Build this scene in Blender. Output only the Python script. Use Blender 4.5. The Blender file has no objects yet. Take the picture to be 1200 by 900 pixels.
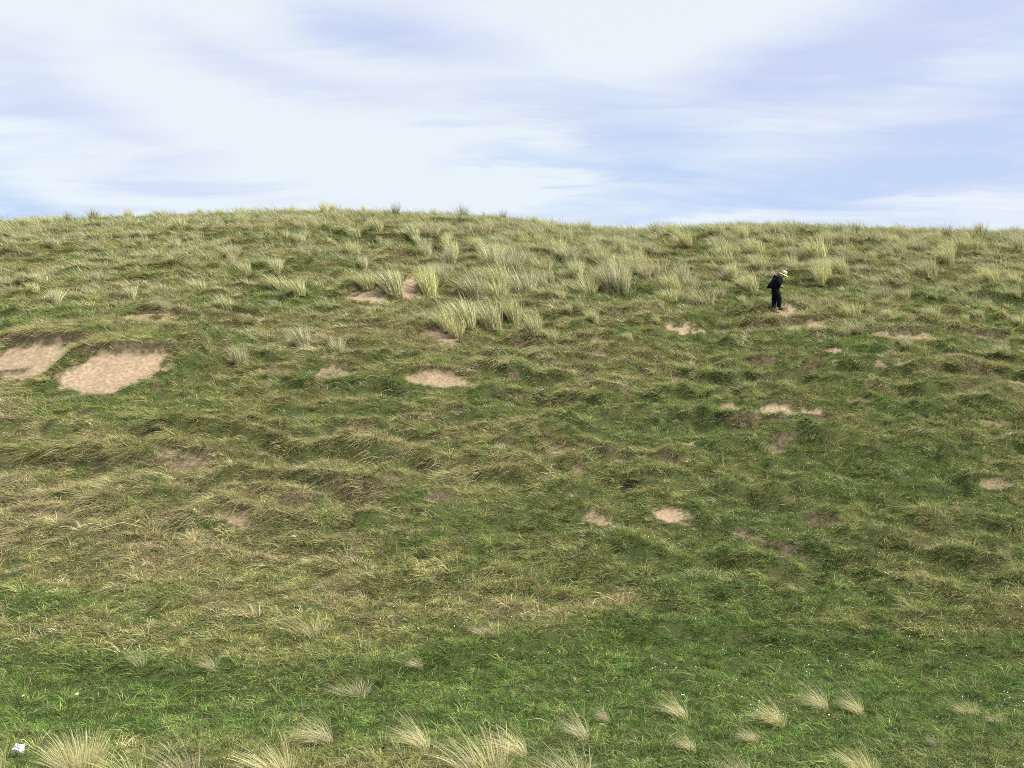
import bpy, bmesh, math, random
import numpy as np
from mathutils import Vector, Matrix

rng = np.random.default_rng(11)
random.seed(11)
R = math.radians
scene = bpy.context.scene
COL = scene.collection

# ------------------------------------------------------------------ camera numbers
ZC = 3.2                       # eye height above the valley floor
PITCH = R(6.66)                # tilted a little upwards
F = 942.0                      # focal length in pixels of a 1200 x 900 frame


def tan_el(px, py):
    X = (px - 600.0) / F
    Z = (450.0 - py) / F
    dy = math.cos(PITCH) - Z * math.sin(PITCH)
    dz = math.sin(PITCH) + Z * math.cos(PITCH)
    return X / dy, dz / dy     # x per metre of depth, rise per metre of depth


# ------------------------------------------------------------------ noise
def _hash(ix, iy, seed):
    h = (ix.astype(np.int64) * 374761393 + iy.astype(np.int64) * 668265263 + seed * 974711) & 0xFFFFFFFF
    h = ((h ^ (h >> 13)) * 1274126177) & 0xFFFFFFFF
    h = h ^ (h >> 16)
    return (h & 0xFFFF) / 65535.0


def vnoise(x, y, seed=0):
    ix = np.floor(x); iy = np.floor(y)
    fx = x - ix; fy = y - iy
    fx = fx * fx * fx * (fx * (fx * 6 - 15) + 10); fy = fy * fy * fy * (fy * (fy * 6 - 15) + 10)
    a = _hash(ix, iy, seed); b = _hash(ix + 1, iy, seed)
    c = _hash(ix, iy + 1, seed); d = _hash(ix + 1, iy + 1, seed)
    return (a + (b - a) * fx) * (1 - fy) + (c + (d - c) * fx) * fy


def fbm(x, y, octv=4, seed=0, gain=0.5):
    s = 0.0; a = 1.0; t = 0.0
    for k in range(octv):
        s = s + a * vnoise(x + 17.3 * k, y - 9.1 * k, seed + k)
        t += a; a *= gain
        c, sn = math.cos(0.6), math.sin(0.6)
        x, y = (x * c - y * sn) * 2.03, (x * sn + y * c) * 2.03
    return s / t * 2 - 1       # about -1..1


def sstep(a, b, x):
    t = np.clip((x - a) / (b - a), 0, 1)
    return t * t * (3 - 2 * t)


# ------------------------------------------------------------------ terrain height
SIL = np.array([(-500, 268), (-120, 266), (0, 261), (100, 254), (200, 251), (300, 248), (360, 246), (480, 248), (580, 253), (640, 262),
                (700, 270), (740, 273), (800, 269), (880, 266), (960, 267), (1040, 271), (1100, 272), (1200, 272),
                (1320, 276), (1700, 285)], float)
YC = 50.0
_sx, _st = zip(*[tan_el(px, py) for px, py in SIL])
_sx = np.array(_sx); _st = np.array(_st)


def base_slope(x, y, add=0.0):
    az = x / np.maximum(y, 6.0)
    y0 = 13.0 + 1.2 * sstep(-0.1, 0.6, az) - 0.5 * sstep(0.1, 0.6, -az) + 0.5 * np.sin(x * 0.21 + 1.0)
    t = (y - y0) / 1.1
    m = 0.525
    s = m * 1.1 * np.where(t > 30, t, np.log1p(np.exp(np.minimum(t, 30))))
    zc = ZC + YC * np.interp(x / YC, _sx, _st) + add
    zc = zc - np.maximum(y - YC, 0) ** 1.5 * 0.035
    zc = np.where(y > 62, np.maximum(zc - (y - 62) * 0.12, 2.0 + 1.5 * np.sin(x * 0.05) * np.cos(y * 0.043)), zc)
    k = 2.2
    h = np.clip(0.5 + 0.5 * (s - zc) / k, 0, 1)
    z = s * (1 - h) + zc * h - k * h * (1 - h)
    bank = np.clip((9.3 - y) / 9.3, 0, 1)
    return z + 1.6 * bank * bank * (3 - 2 * bank)


# correct the crest so that its line against the sky is the wanted one
_az = np.linspace(-1.2, 1.2, 241)
_yy = np.linspace(36, 60, 97)
_corr = np.zeros_like(_az)
for _ in range(5):
    X_, Y_ = np.meshgrid(_az, _yy)
    A_ = np.interp(X_ * Y_ / YC, _az, _corr)
    tanmax = ((base_slope(X_ * Y_, Y_, A_) - ZC) / Y_).max(axis=0)
    _corr += (np.interp(_az, _sx, _st) - tanmax) * YC * 0.8


def terr0(x, y):
    """hill with bumps and terracettes, no sand hollows"""
    zb = base_slope(x, y, np.interp(x / YC, _az, _corr))
    z = np.zeros(np.shape(x))
    hill = sstep(12.5, 17, y) * (1 - sstep(46, 52, y))
    bump = fbm(x * 0.22, y * 0.3, 3, 5)
    z = z + hill * (0.30 * bump + 0.22 * fbm(x * 0.8, y * 1.1, 3, 9) + 0.16 * fbm(x * 1.9, y * 2.3, 2, 11))
    z = z + (1 - hill) * 0.05 * fbm(x * 0.6, y * 0.8, 3, 15) * sstep(4, 9, y)
    ft = 12.1 + 1.9 * sstep(-.35, .2, x / np.maximum(y, 6)) + .3 * np.sin(x * .6)
    z = z + .16 * sstep(ft - .25, ft + .25, y) * (1 - sstep(ft + 1, ft + 4, y)) * sstep(8, 11, y)      # low bank along the foot
    # terracettes: treads running across the slope with steep little risers
    ph = (y + 1.3 * fbm(x * 0.16, y * 0.12, 3, 21) + 0.55 * fbm(x * 0.75, y * 0.5, 3, 22)) / 1.55
    f = ph - np.floor(ph)
    g = np.where(f < 0.82, 0.5 - f / 0.82, -0.5 + (f - 0.82) / 0.18)
    am = sstep(-0.1, 0.45, fbm(x * 0.5, y * 0.62, 4, 31, .6) + 0.12)
    am = am * hill * (0.55 + 0.45 * sstep(16, 20, y))
    z = z + 0.44 * am * g
    z = z + 0.05 * fbm(x * 3.1, y * 3.4, 2, 41) * sstep(9, 15, y) * (1 - .4 * sstep(40, 48, y))
    riser = am * (sstep(0.74, 0.82, f) * (1 - sstep(0.97, 1.0, f)))
    edge = am * (sstep(0.93, 0.99, f) + (1 - sstep(0.02, 0.16, f)))      # the tread's outer lip above each riser
    return zb, z, riser, edge


def hit0(px, py, zfun=None):
    ax, tz = tan_el(px, py)
    ys = np.linspace(6, 56, 2001)
    xs = ax * ys
    z = base_slope(xs, ys, np.interp(xs / YC, _az, _corr)) if zfun is None else zfun(xs, ys)
    d = ZC + tz * ys - z
    idx = np.where(d < 0)[0]
    if len(idx) == 0:
        i = int(np.argmin(d)); return xs[i], ys[i]
    i = max(idx[0], 1)
    t = d[i - 1] / (d[i - 1] - d[i])
    y = ys[i - 1] + t * (ys[i] - ys[i - 1])
    return ax * y, y


# ------------------------------------------------------------------ bare patches: x0, x1, y0, y1 as seen, lip depth, tilt, sand amount, label
PATCHES = [
    (-34, 76, 393, 448, .62, .0, 1.0, 'large pale sand scar at the far left edge under a turf lip'),
    (64, 168, 404, 464, .70, .26, 1.0, 'largest sand scar, right of the far left one, under a dark overhanging lip'),
    (138, 200, 357, 386, .34, -.12, .95, 'sand scar just above the two large scars on the left'),
    (398, 458, 328, 358, .42, -.1, .95, 'shaded sand hollow just left of the narrow upright sand streak'),
    (464, 487, 320, 354, .12, .0, 1.0, 'narrow upright sand streak beside a tall pale tuft'),
    (488, 542, 380, 406, .34, .0, .85, 'sand hollow at the foot of the central marram clump'),
    (366, 410, 418, 445, .25, .1, .75, 'thin sandy hollow left of the wide shallow scar'),
    (474, 558, 430, 455, .36, .0, .9, 'wide shallow sand scar below the central marram clump'),
    (683, 716, 395, 410, .22, .0, .85, 'small sand hollow alone in the green centre of the upper slope'),
    (778, 824, 374, 393, .18, .0, .95, 'pale sand spot on the slope left of the person'),
    (842, 874, 467, 484, .16, .0, .8, 'little sandy scrape just left of the bright curved scar'),
    (884, 962, 468, 487, .26, .0, 1.1, 'bright curved sand scar below the person'),
    (1026, 1102, 382, 399, .24, .0, .8, 'long reddish sand scar to the right of the person'),
    (926, 964, 329, 337, .10, .0, .6, 'faint sandy strip behind the person at head height'),
    (914, 948, 354, 376, .10, .0, 1.0, 'trodden sand beside the feet of the person'),
    (944, 980, 373, 385, .12, .0, .85, 'small sandy scrape to the right of the trodden sand'),
    (968, 992, 404, 414, .12, .0, .9, 'thin sand sliver below the small scrape right of the person'),
    (1024, 1064, 418, 430, .14, .0, .75, 'sand sliver under the long reddish scar'),
    (678, 720, 593, 616, .20, .0, .9, 'round sandy spot below the burrow in the lower slope'),
    (766, 816, 590, 614, .16, -.25, 1.2, 'bright tilted sand scar right of the round sandy spot'),
    (240, 298, 590, 618, .26, -.3, .8, 'sandy hollow on the lower left slope beneath a brown bank'),
    (170, 244, 520, 556, .36, -.3, .6, 'brown earthy hollow on the left of the middle slope'),
    (8, 112, 592, 610, .16, .0, .65, 'long thin sandy ledge at the left edge of the lower slope'),
    (132, 210, 625, 642, .18, .0, .6, 'thin brownish ledge right of and below the long sandy ledge'),
    (1148, 1190, 558, 575, .2, .0, .7, 'pinkish sand scrape near the right edge of the slope'),
    (868, 906, 618, 645, .16, -.5, .55, 'tilted brown scrape on the lower right slope'),
    (640, 672, 512, 534, .28, .0, .45, 'small brown hollow in the middle of the slope'),
    (1086, 1112, 497, 507, .12, .0, .7, 'tiny sand scrape at mid height on the right slope'),
    (992, 1024, 463, 474, .14, .0, .7, 'sandy scrape right of the bright curved scar'),
    (794, 818, 513, 522, .10, .0, .8, 'tiny sand fleck below the little sandy scrape'),
    (945, 985, 598, 616, .26, .0, .25, 'dark earthy hollow on the lower right slope'),
    (300, 346, 428, 442, .22, .0, .6, 'brown sandy ledge between the large left scars and the centre'),
    (1150, 1198, 490, 500, .14, .0, .6, 'sandy ledge at the right edge of the middle slope'),
    (500, 560, 258, 268, .10, .0, .3, 'dark brown earth streak just under the crest'),
    (700, 740, 283, 292, .14, .0, .25, 'dark earth scrape below the dip in the skyline'),
]


def bare(x, y):
    q = terr0(x, y)
    return q[0] + .4 * q[1]


class Patch:
    pass


patches = []
for (x0, x1, y0, y1, dep, tilt, sand, label) in PATCHES:
    p = Patch()
    cx, cy = (x0 + x1) / 2, (y0 + y1) / 2
    bx, by = hit0(cx, y1, bare)
    tb, tt = tan_el(cx, y1)[1], tan_el(cx, y0)[1]
    big = x1 - x0 > 60 and x1 < 200 and sand > .9
    slope = 1.15 if big else .95                      # steepness of the cut face
    H = (tt - tb) * by / (1 - tt / slope) * (1.05 if big else .95)
    Lf = H / slope
    p.ry = max(Lf / 2, .13); p.x, p.y = bx, by + p.ry
    p.D = max(H - .5 * 2 * p.ry, .05); p.dec = 5.0 if big else 2.2
    p.rx = (x1 - x0) / 2 / F * p.y * (1.15 if big else 1.05)
    p.dep, p.tilt, p.sand, p.label = min(dep * .42, .28), tilt * .5, sand, label
    p.seed = len(patches) * 7 + 100
    patches.append(p)
NAMED = len(patches)
# many more little scrapes and shaded pockets in the turf, part of the hillside itself
for _ in range(120):
    p = Patch()
    p.y = rng.uniform(16.5, 46); p.x = rng.uniform(-.66, .66) * p.y
    p.rx = rng.uniform(.22, .7); p.ry = rng.uniform(.10, .24); p.dep = rng.uniform(.06, .12); p.D = p.ry * rng.uniform(.5, 1.1); p.dec = rng.uniform(.8, 2); p.tilt = rng.uniform(-.15, .15)
    p.sand = rng.choice([.0, .0, .0, .25, .45, .6]); p.label = None; p.seed = 900 + 7 * _
    patches.append(p)


def patch_uv(p, x, y):
    dx = x - p.x; dy = y - p.y
    k = 1.0 / max(p.rx, 0.3)
    wob = (0.25 if p.rx > .9 else .45) * fbm(dx * k * 1.7, dy * k * 2.2, 3, p.seed) + (.85 if p.rx > 1.2 else .8) * fbm(dx * 3.4, dy * 4.2, 4, p.seed + 3, .7)
    u = dx / p.rx
    v = (dy - p.tilt * dx * 2.0) / p.ry + (.12 if p.rx > .9 else .22) * fbm(dx * k * 2.4, dx * 0 + 3.3, 2, p.seed + 5)
    return u + 0.15 * wob, v + .1 * wob, wob


# the burrow mouth
bwx, bwy = hit0(736, 571, bare)


def terr(x, y):
    zb, zn, riser, edge = terr0(x, y)
    z = np.zeros(np.shape(x)); calm = np.zeros(np.shape(x)); raised = np.zeros(np.shape(x))
    shp = np.shape(z)
    sand = np.zeros(shp); pid = np.full(shp, -1); lip = np.zeros(shp); best = np.full(shp, 0.0)
    for i, p in enumerate(patches):
        m = (np.abs(x - p.x) < p.rx * 2.0 + 1.2) & (y > p.y - p.ry * 1.9 - .5 - abs(p.tilt) * p.rx * 3) & (y < p.y + p.ry * 2 + p.dec + .6 + abs(p.tilt) * p.rx * 3)
        if not m.any():
            continue
        u, v, wob = patch_uv(p, x[m], y[m])
        r = np.sqrt(u * u + np.where(v > 0, v * v * 0.9, v * v))
        mask = 1 - sstep(0.78, 1.10, r + (.42 if p.rx > 1.2 else .62) * wob)
        if .5 < p.rx < 1.1:
            mask = mask * (.42 + .58 * sstep(-.40, .02, fbm(x[m] * 2.6, y[m] * 3.4, 3, p.seed + 40, .65)))
        side = 1 - sstep(0.75, 1.08, np.abs(u) + 0.12 * wob)
        scoop = sstep(-1.0, 0.3, v) * (1 - sstep(0.80, 0.80 + 0.10 / p.ry, v)) * side
        z[m] = z[m] - p.dep * scoop
        wide = 1 - sstep(.75, 1.5 + .5 / max(p.rx, .5), np.abs(u))
        up_ = p.D * np.clip((v + 1.0) / 2.0, 0, 1) * (1 - sstep(1.0, 1.0 + p.dec / p.ry, v)) * wide
        ra = raised[m]; raised[m] = np.maximum(ra, up_)
        calm[m] = np.maximum(calm[m], (1 - sstep(.8, 1.8, np.sqrt(u * u + (v * .6) ** 2))) * .8)
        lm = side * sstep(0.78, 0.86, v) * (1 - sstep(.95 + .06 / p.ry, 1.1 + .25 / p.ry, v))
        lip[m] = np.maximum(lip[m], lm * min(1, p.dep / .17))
        up = mask > best[m]
        t = sand[m]; t = np.where(up, mask * p.sand, t); sand[m] = t
        q = pid[m]; q = np.where(up & (mask > 0.5) & (i < NAMED), i, q); pid[m] = q
        b = best[m]; b = np.maximum(b, mask); best[m] = b
        e = edge[m]; edge[m] = e * (1 - mask)
        rr = riser[m]; riser[m] = rr * (1 - mask)
    z = z + zb + zn * (1 - calm) + raised
    # burrow: a short tunnel mouth dug into the slope
    dx = x - bwx; dy = y - bwy
    rr = np.sqrt((dx / 0.21) ** 2 + ((dy + .45 * dx) / 0.22) ** 2)
    hole = 1 - sstep(0.75, 1.05, rr)
    z = z - 0.34 * hole * (rr < 1.05)
    return z, riser, edge, sand, pid, lip, hole, best


# ------------------------------------------------------------------ one ground sheet, fine near the hill and coarse to the horizon
GD = 0.09
fx = np.arange(-41.0, 41.001, GD)
fy = np.arange(4.0, 60.001, GD)


def grow(start, step, end):
    out = []; v = start; s = step
    while abs(v) < end:
        s *= 1.22; v += math.copysign(s, step) if False else (s if step > 0 else s)
        out.append(v)
    return out


def outward(start, sign, step, end):
    out = []; v = start; s = step
    while abs(v) < end:
        s *= 1.22; v += sign * s; out.append(v)
    return out


gx = np.array(outward(-41.0, -1, GD, 2500)[::-1] + list(fx) + outward(fx[-1], 1, GD, 2500))
gy = np.array(outward(4.0, -1, GD, 2500)[::-1] + list(fy) + outward(fy[-1], 1, GD, 2500))
GX, GY = np.meshgrid(gx, gy)
GZ, RISER, EDGE, SAND, PID, LIP, HOLE, BEST = terr(GX, GY)
NX, NY = len(gx), len(gy)
ix0 = int(np.searchsorted(gx, fx[0] - 1e-6)); iy0 = int(np.searchsorted(gy, fy[0] - 1e-6))
sl = (slice(iy0, iy0 + len(fy)), slice(ix0, ix0 + len(fx)))


def sampler(A):
    A = A[sl].astype(float)
    ny, nx = A.shape

    def f(x, y):
        u = np.clip((np.asarray(x) - fx[0]) / GD, 0, nx - 1.001); v = np.clip((np.asarray(y) - fy[0]) / GD, 0, ny - 1.001)
        i = u.astype(int); j = v.astype(int); a = u - i; b = v - j
        return (A[j, i] * (1 - a) + A[j, i + 1] * a) * (1 - b) + (A[j + 1, i] * (1 - a) + A[j + 1, i + 1] * a) * b
    return f


hZ, hRiser, hEdge, hSand, hLip, hHole, hBest = map(sampler, (GZ, RISER, EDGE, SAND, LIP, HOLE, BEST))


def hit(px, py):
    return hit0(px, py, hZ)


# ------------------------------------------------------------------ materials
def new_mat(name):
    m = bpy.data.materials.new(name); m.use_nodes = True
    nt = m.node_tree; nt.nodes.clear()
    out = nt.nodes.new('ShaderNodeOutputMaterial')
    return m, nt, out


def N(nt, kind, **kw):
    n = nt.nodes.new(kind)
    for k, v in kw.items():
        if k in n.inputs.keys():
            n.inputs[k].default_value = v
        else:
            setattr(n, k, v)
    return n


def plain(name, col, rough=0.7, bump=0.0, bscale=60, spec=0.3, var=0.0):
    m, nt, out = new_mat(name)
    b = N(nt, 'ShaderNodeBsdfPrincipled'); b.inputs['Base Color'].default_value = (*col, 1)
    b.inputs['Roughness'].default_value = rough; b.inputs['Specular IOR Level'].default_value = spec
    tc = N(nt, 'ShaderNodeTexCoord')
    no = N(nt, 'ShaderNodeTexNoise', Scale=bscale, Detail=4.0); nt.links.new(tc.outputs['Object'], no.inputs['Vector'])
    if var:
        mx = N(nt, 'ShaderNodeMix', data_type='RGBA', blend_type='MULTIPLY')
        mx.inputs[0].default_value = var
        mx.inputs[6].default_value = (*col, 1); nt.links.new(no.outputs['Color'], mx.inputs[7])
        nt.links.new(mx.outputs[2], b.inputs['Base Color'])
    if bump:
        bp = N(nt, 'ShaderNodeBump', Strength=bump, Distance=0.02)
        nt.links.new(no.outputs['Fac'], bp.inputs['Height']); nt.links.new(bp.outputs[0], b.inputs['Normal'])
    nt.links.new(b.outputs[0], out.inputs[0])
    return m


def ground_material():
    m, nt, out = new_mat('dune_ground')
    L = nt.links.new
    tc = N(nt, 'ShaderNodeTexCoord')
    def noise(sc, det=5.0, rough=.6):
        n = N(nt, 'ShaderNodeTexNoise', Scale=sc, Detail=det, Roughness=rough); L(tc.outputs['Object'], n.inputs['Vector']); return n
    n1, n2, n3 = noise(1.3), noise(9), noise(60, 3)
    turf = N(nt, 'ShaderNodeValToRGB')
    e = turf.color_ramp.elements
    e[0].position = .3; e[0].color = (.032, .046, .014, 1); e[1].position = .72; e[1].color = (.085, .078, .036, 1)
    k = e.new(.5); k.color = (.05, .064, .021, 1)
    add = N(nt, 'ShaderNodeMath', operation='MULTIPLY_ADD'); add.inputs[1].default_value = .5
    L(n2.outputs['Fac'], add.inputs[0])
    half = N(nt, 'ShaderNodeMath', operation='MULTIPLY'); half.inputs[1].default_value = .5; L(n1.outputs['Fac'], half.inputs[0])
    L(half.outputs[0], add.inputs[2]); L(add.outputs[0], turf.inputs[0])
    soil = N(nt, 'ShaderNodeValToRGB')
    e = soil.color_ramp.elements
    e[0].position = .3; e[0].color = (.045, .036, .022, 1); e[1].position = .75; e[1].color = (.15, .12, .074, 1)
    L(n2.outputs['Fac'], soil.inputs[0])
    sand = N(nt, 'ShaderNodeValToRGB')
    e = sand.color_ramp.elements
    e[0].position = .30; e[0].color = (.20, .138, .090, 1); e[1].position = .70; e[1].color = (.45, .34, .235, 1)
    s3 = N(nt, 'ShaderNodeMath', operation='MULTIPLY_ADD'); s3.inputs[1].default_value = .45
    L(n3.outputs['Fac'], s3.inputs[0])
    hh = N(nt, 'ShaderNodeMath', operation='MULTIPLY'); hh.inputs[1].default_value = .55; L(n2.outputs['Fac'], hh.inputs[0]); L(hh.outputs[0], s3.inputs[2])
    L(s3.outputs[0], sand.inputs[0])
    a_s = N(nt, 'ShaderNodeAttribute', attribute_name='sand'); a_b = N(nt, 'ShaderNodeAttribute', attribute_name='soil')
    # soil where the risers are, broken by noise
    def soft(att, lo, hi):
        mr = N(nt, 'ShaderNodeMapRange'); mr.inputs[1].default_value = lo; mr.inputs[2].default_value = hi
        ad = N(nt, 'ShaderNodeMath', operation='MULTIPLY_ADD'); ad.inputs[1].default_value = .5
        sb = N(nt, 'ShaderNodeMath', operation='SUBTRACT'); sb.inputs[1].default_value = .5
        L(n2.outputs['Fac'], sb.inputs[0]); L(sb.outputs[0], ad.inputs[0]); L(att.outputs['Fac'], ad.inputs[2]); L(ad.outputs[0], mr.inputs[0]); return mr
    f1 = soft(a_b, .25, .6); f2 = soft(a_s, .30, 1.08)
    m1 = N(nt, 'ShaderNodeMix', data_type='RGBA'); L(f1.outputs[0], m1.inputs[0]); L(turf.outputs[0], m1.inputs[6]); L(soil.outputs[0], m1.inputs[7])
    m2 = N(nt, 'ShaderNodeMix', data_type='RGBA'); L(f2.outputs[0], m2.inputs[0]); L(m1.outputs[2], m2.inputs[6]); L(sand.outputs[0], m2.inputs[7])
    b = N(nt, 'ShaderNodeBsdfPrincipled', Roughness=.95); b.inputs['Specular IOR Level'].default_value = .1
    L(m2.outputs[2], b.inputs['Base Color'])
    bp = N(nt, 'ShaderNodeBump', Strength=.6, Distance=.05)
    L(s3.outputs[0], bp.inputs['Height']); L(bp.outputs[0], b.inputs['Normal'])
    L(b.outputs[0], out.inputs[0])
    return m


def grass_material(name, rnd=False):
    m, nt, out = new_mat(name)
    L = nt.links.new
    a = N(nt, 'ShaderNodeAttribute', attribute_name='blade_colour')
    c = a.outputs['Color']
    if rnd:                                   # each tuft a shade of its own
        oi = N(nt, 'ShaderNodeObjectInfo')
        hs = N(nt, 'ShaderNodeHueSaturation')
        for sock, lo, hi in (('Value', .85, 1.15), ('Saturation', .98, 1.25), ('Hue', .495, .512)):
            mr = N(nt, 'ShaderNodeMapRange'); mr.inputs[3].default_value = lo; mr.inputs[4].default_value = hi
            L(oi.outputs['Random'], mr.inputs[0]); L(mr.outputs[0], hs.inputs[sock])
        L(c, hs.inputs['Color']); c = hs.outputs[0]
    b = N(nt, 'ShaderNodeBsdfPrincipled', Roughness=.55); b.inputs['Specular IOR Level'].default_value = .25
    t = N(nt, 'ShaderNodeBsdfTranslucent')
    mx = N(nt, 'ShaderNodeMixShader'); mx.inputs[0].default_value = .3
    L(c, b.inputs['Base Color']); L(c, t.inputs['Color'])
    L(b.outputs[0], mx.inputs[1]); L(t.outputs[0], mx.inputs[2]); L(mx.outputs[0], out.inputs[0])
    return m


M_GROUND = ground_material()
M_GRASS = grass_material('grass_blades')
M_TUFT = grass_material('marram_blades', True)
M_BURROW = plain('dark_earth', (.03, .024, .016), .95, .5, 25)  # very dark brown over the whole burrow piece


# ------------------------------------------------------------------ helpers for objects
def link(o, parent=None):
    COL.objects.link(o)
    if parent is not None:
        o.parent = parent
    return o


def tag(o, label=None, cat=None, group=None, kind=None):
    if label: o['label'] = label
    if cat: o['category'] = cat
    if group: o['group'] = group
    if kind: o['kind'] = kind
    return o


def mesh_np(name, co, faces, nside, mat, attrs=None, smooth=False):
    """co (n,3), faces flat index array with nside corners each"""
    me = bpy.data.meshes.new(name)
    n = len(co); nf = len(faces) // nside
    me.vertices.add(n); me.vertices.foreach_set('co', np.ascontiguousarray(co, np.float32).ravel())
    me.loops.add(nf * nside); me.loops.foreach_set('vertex_index', np.ascontiguousarray(faces, np.int32).ravel())
    me.polygons.add(nf); me.polygons.foreach_set('loop_start', np.arange(0, nf * nside, nside, dtype=np.int32))
    me.polygons.foreach_set('use_smooth', np.full(nf, smooth, bool))
    for k, (typ, arr) in (attrs or {}).items():
        at = me.attributes.new(k, typ, 'POINT')
        at.data.foreach_set('color' if typ == 'FLOAT_COLOR' else 'value', np.ascontiguousarray(arr, np.float32).ravel())
    me.update(calc_edges=True)
    if mat: me.materials.append(mat)
    return me


def bm_obj(name, bm, mat, parent=None, smooth=True):
    me = bpy.data.meshes.new(name); bm.normal_update(); bm.to_mesh(me); bm.free()
    if smooth:
        for p in me.polygons: p.use_smooth = True
    me.materials.append(mat)
    return link(bpy.data.objects.new(name, me), parent)


# ------------------------------------------------------------------ build the ground and the bare patches cut out of it
dzdy, dzdx = np.gradient(GZ, gy, gx)
NRM = np.stack([-dzdx, -dzdy, np.ones_like(GZ)], -1); NRM /= np.linalg.norm(NRM, axis=-1, keepdims=True)
VCO = np.stack([GX, GY, GZ], -1).reshape(-1, 3)
VN = NRM.reshape(-1, 3)
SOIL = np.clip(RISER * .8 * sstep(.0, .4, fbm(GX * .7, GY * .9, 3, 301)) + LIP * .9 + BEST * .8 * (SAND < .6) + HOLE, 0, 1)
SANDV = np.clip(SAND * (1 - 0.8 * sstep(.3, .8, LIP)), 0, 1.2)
ii = (np.arange(NY - 1)[:, None] * NX + np.arange(NX - 1)[None, :]).ravel()
QUADS = np.stack([ii, ii + 1, ii + NX + 1, ii + NX], 1)
pidf = PID.ravel()[QUADS]
fpid = np.where((pidf >= 0).sum(1) >= 3, pidf.max(1), -1)
hf = HOLE.ravel()[QUADS].mean(1)
fpid = np.where(hf > .45, 999, fpid)


def ground_piece(name, sel, mat):
    q = QUADS[sel]
    used, inv = np.unique(q, return_inverse=True)
    co = VCO[used]
    me = mesh_np(name, co, inv.ravel(), 4, mat, {'sand': ('FLOAT', SANDV.ravel()[used]), 'soil': ('FLOAT', SOIL.ravel()[used])}, True)
    me.normals_split_custom_set_from_vertices(VN[used].astype(np.float32))
    return link(bpy.data.objects.new(name, me))


g = ground_piece('dune_hillside', fpid < 0, M_GROUND)
tag(g, 'grassy dune hillside with stepped turf ledges rising to the skyline', None, None, 'structure')
for i, p in enumerate(patches[:NAMED]):
    s = fpid == i
    if s.sum() < 3: continue
    tag(ground_piece('sand_patch', s, M_GROUND), p.label, None, 'bare sandy scars in the turf', 'structure')
tag(ground_piece('burrow', fpid == 999, M_BURROW), 'dark burrow mouth in the green lower slope above the sandy spots', None, None, 'structure')

# ------------------------------------------------------------------ grass blades


def unit(v):
    return v / np.maximum(np.linalg.norm(v, axis=-1, keepdims=True), 1e-9)


def blade_arrays(P, D, B, L, W, colr, nseg, prof=None, tipmul=None):
    """ribbon blades: P foot, D first direction, B bend added with the square of the length"""
    n = len(P)
    rnd = unit(rng.normal(size=(n, 3)))
    side = unit(np.cross(D, rnd))
    ts = np.linspace(0, 1, nseg + 1)
    if prof is None:
        prof = (1 - ts) ** .6
    nv = 2 * nseg + 1
    co = np.empty((n, nv, 3), np.float32)
    for k, t in enumerate(ts):
        c = P + L[:, None] * (t * D + t * t * B)
        if k < nseg:
            s = side * (W * prof[k] * .5)[:, None]
            co[:, 2 * k] = c - s; co[:, 2 * k + 1] = c + s
        else:
            co[:, 2 * k] = c
    tri = []
    for k in range(nseg - 1):
        a = 2 * k
        tri += [a, a + 1, a + 3, a, a + 3, a + 2]
    a = 2 * (nseg - 1)
    tri += [a, a + 1, a + 2]
    f = (np.arange(n)[:, None] * nv + np.array(tri)[None, :]).ravel()
    cc = np.repeat(np.concatenate([colr, np.ones((n, 1))], 1)[:, None, :], nv, 1)
    return co.reshape(-1, 3), f, cc.reshape(-1, 4)


def join(parts):
    off = 0; C_, F_, K_ = [], [], []
    for c, f, k in parts:
        C_.append(c); F_.append(f + off); K_.append(k); off += len(c)
    return np.concatenate(C_), np.concatenate(F_), np.concatenate(K_)


def grass_object(name, parts, label, mat=M_GRASS):
    c, f, k = join(parts)
    me = mesh_np(name, c, f, 3, mat, {'blade_colour': ('FLOAT_COLOR', k)})
    print(name, len(f) // 3, 'triangles')
    return tag(link(bpy.data.objects.new(name, me)), label, 'grass', None, 'stuff')


def scatter(density, y0, y1, margin=3.0):
    """points over the part of the hill one can see, density(y) per square metre of ground"""
    yg = np.linspace(y0, y1, 400)
    wid = 2 * (0.66 * yg + margin)
    lam = density(yg) * wid * np.where(yg > 14, 1.12, 1.0)
    cdf = np.cumsum(lam); tot = cdf[-1] * (yg[1] - yg[0])
    n = int(tot)
    y = np.interp(rng.random(n) * cdf[-1], cdf, yg)
    x = (rng.random(n) * 2 - 1) * (0.66 * y + margin)
    return x, y


def hill_vis(x, y):
    return sstep(12.5, 15, y)


# large scale fields
def foot(x, y):
    return 12.1 + 1.9 * sstep(-.35, .2, x / y) + .3 * np.sin(x * .6)


def f_straw(x, y):
    az = x / y
    v = 0.85 * fbm(x * .20, y * .34, 4, 61) + 0.45 * fbm(x * .9, y * 1.3, 3, 62)
    v = v + .0 + 0.22 * sstep(.02, .3, -az) * sstep(14, 16, y) * (1 - sstep(27, 31, y))     # matted brown area, left middle
    v = v - 0.14 * sstep(.1, .35, az) * (1 - sstep(19, 24, y))                          # lusher low on the right
    e_ = foot(x, y); lo_ = 9.9 - 1.3 * sstep(-.25, .15, x / y); v = v - 0.8 * sstep(lo_, lo_ + .7, y) * (1 - sstep(e_ - .1, e_ + .9, y))                    # green strip along the foot
    return v


def f_lush(x, y):
    return fbm(x * .33, y * .5, 3, 71) + 0.7 * sstep(9.8, 10.8, y) * (1 - sstep(foot(x, y) - .4, foot(x, y) + .9, y)) - .15 * sstep(34, 40, y)


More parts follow.
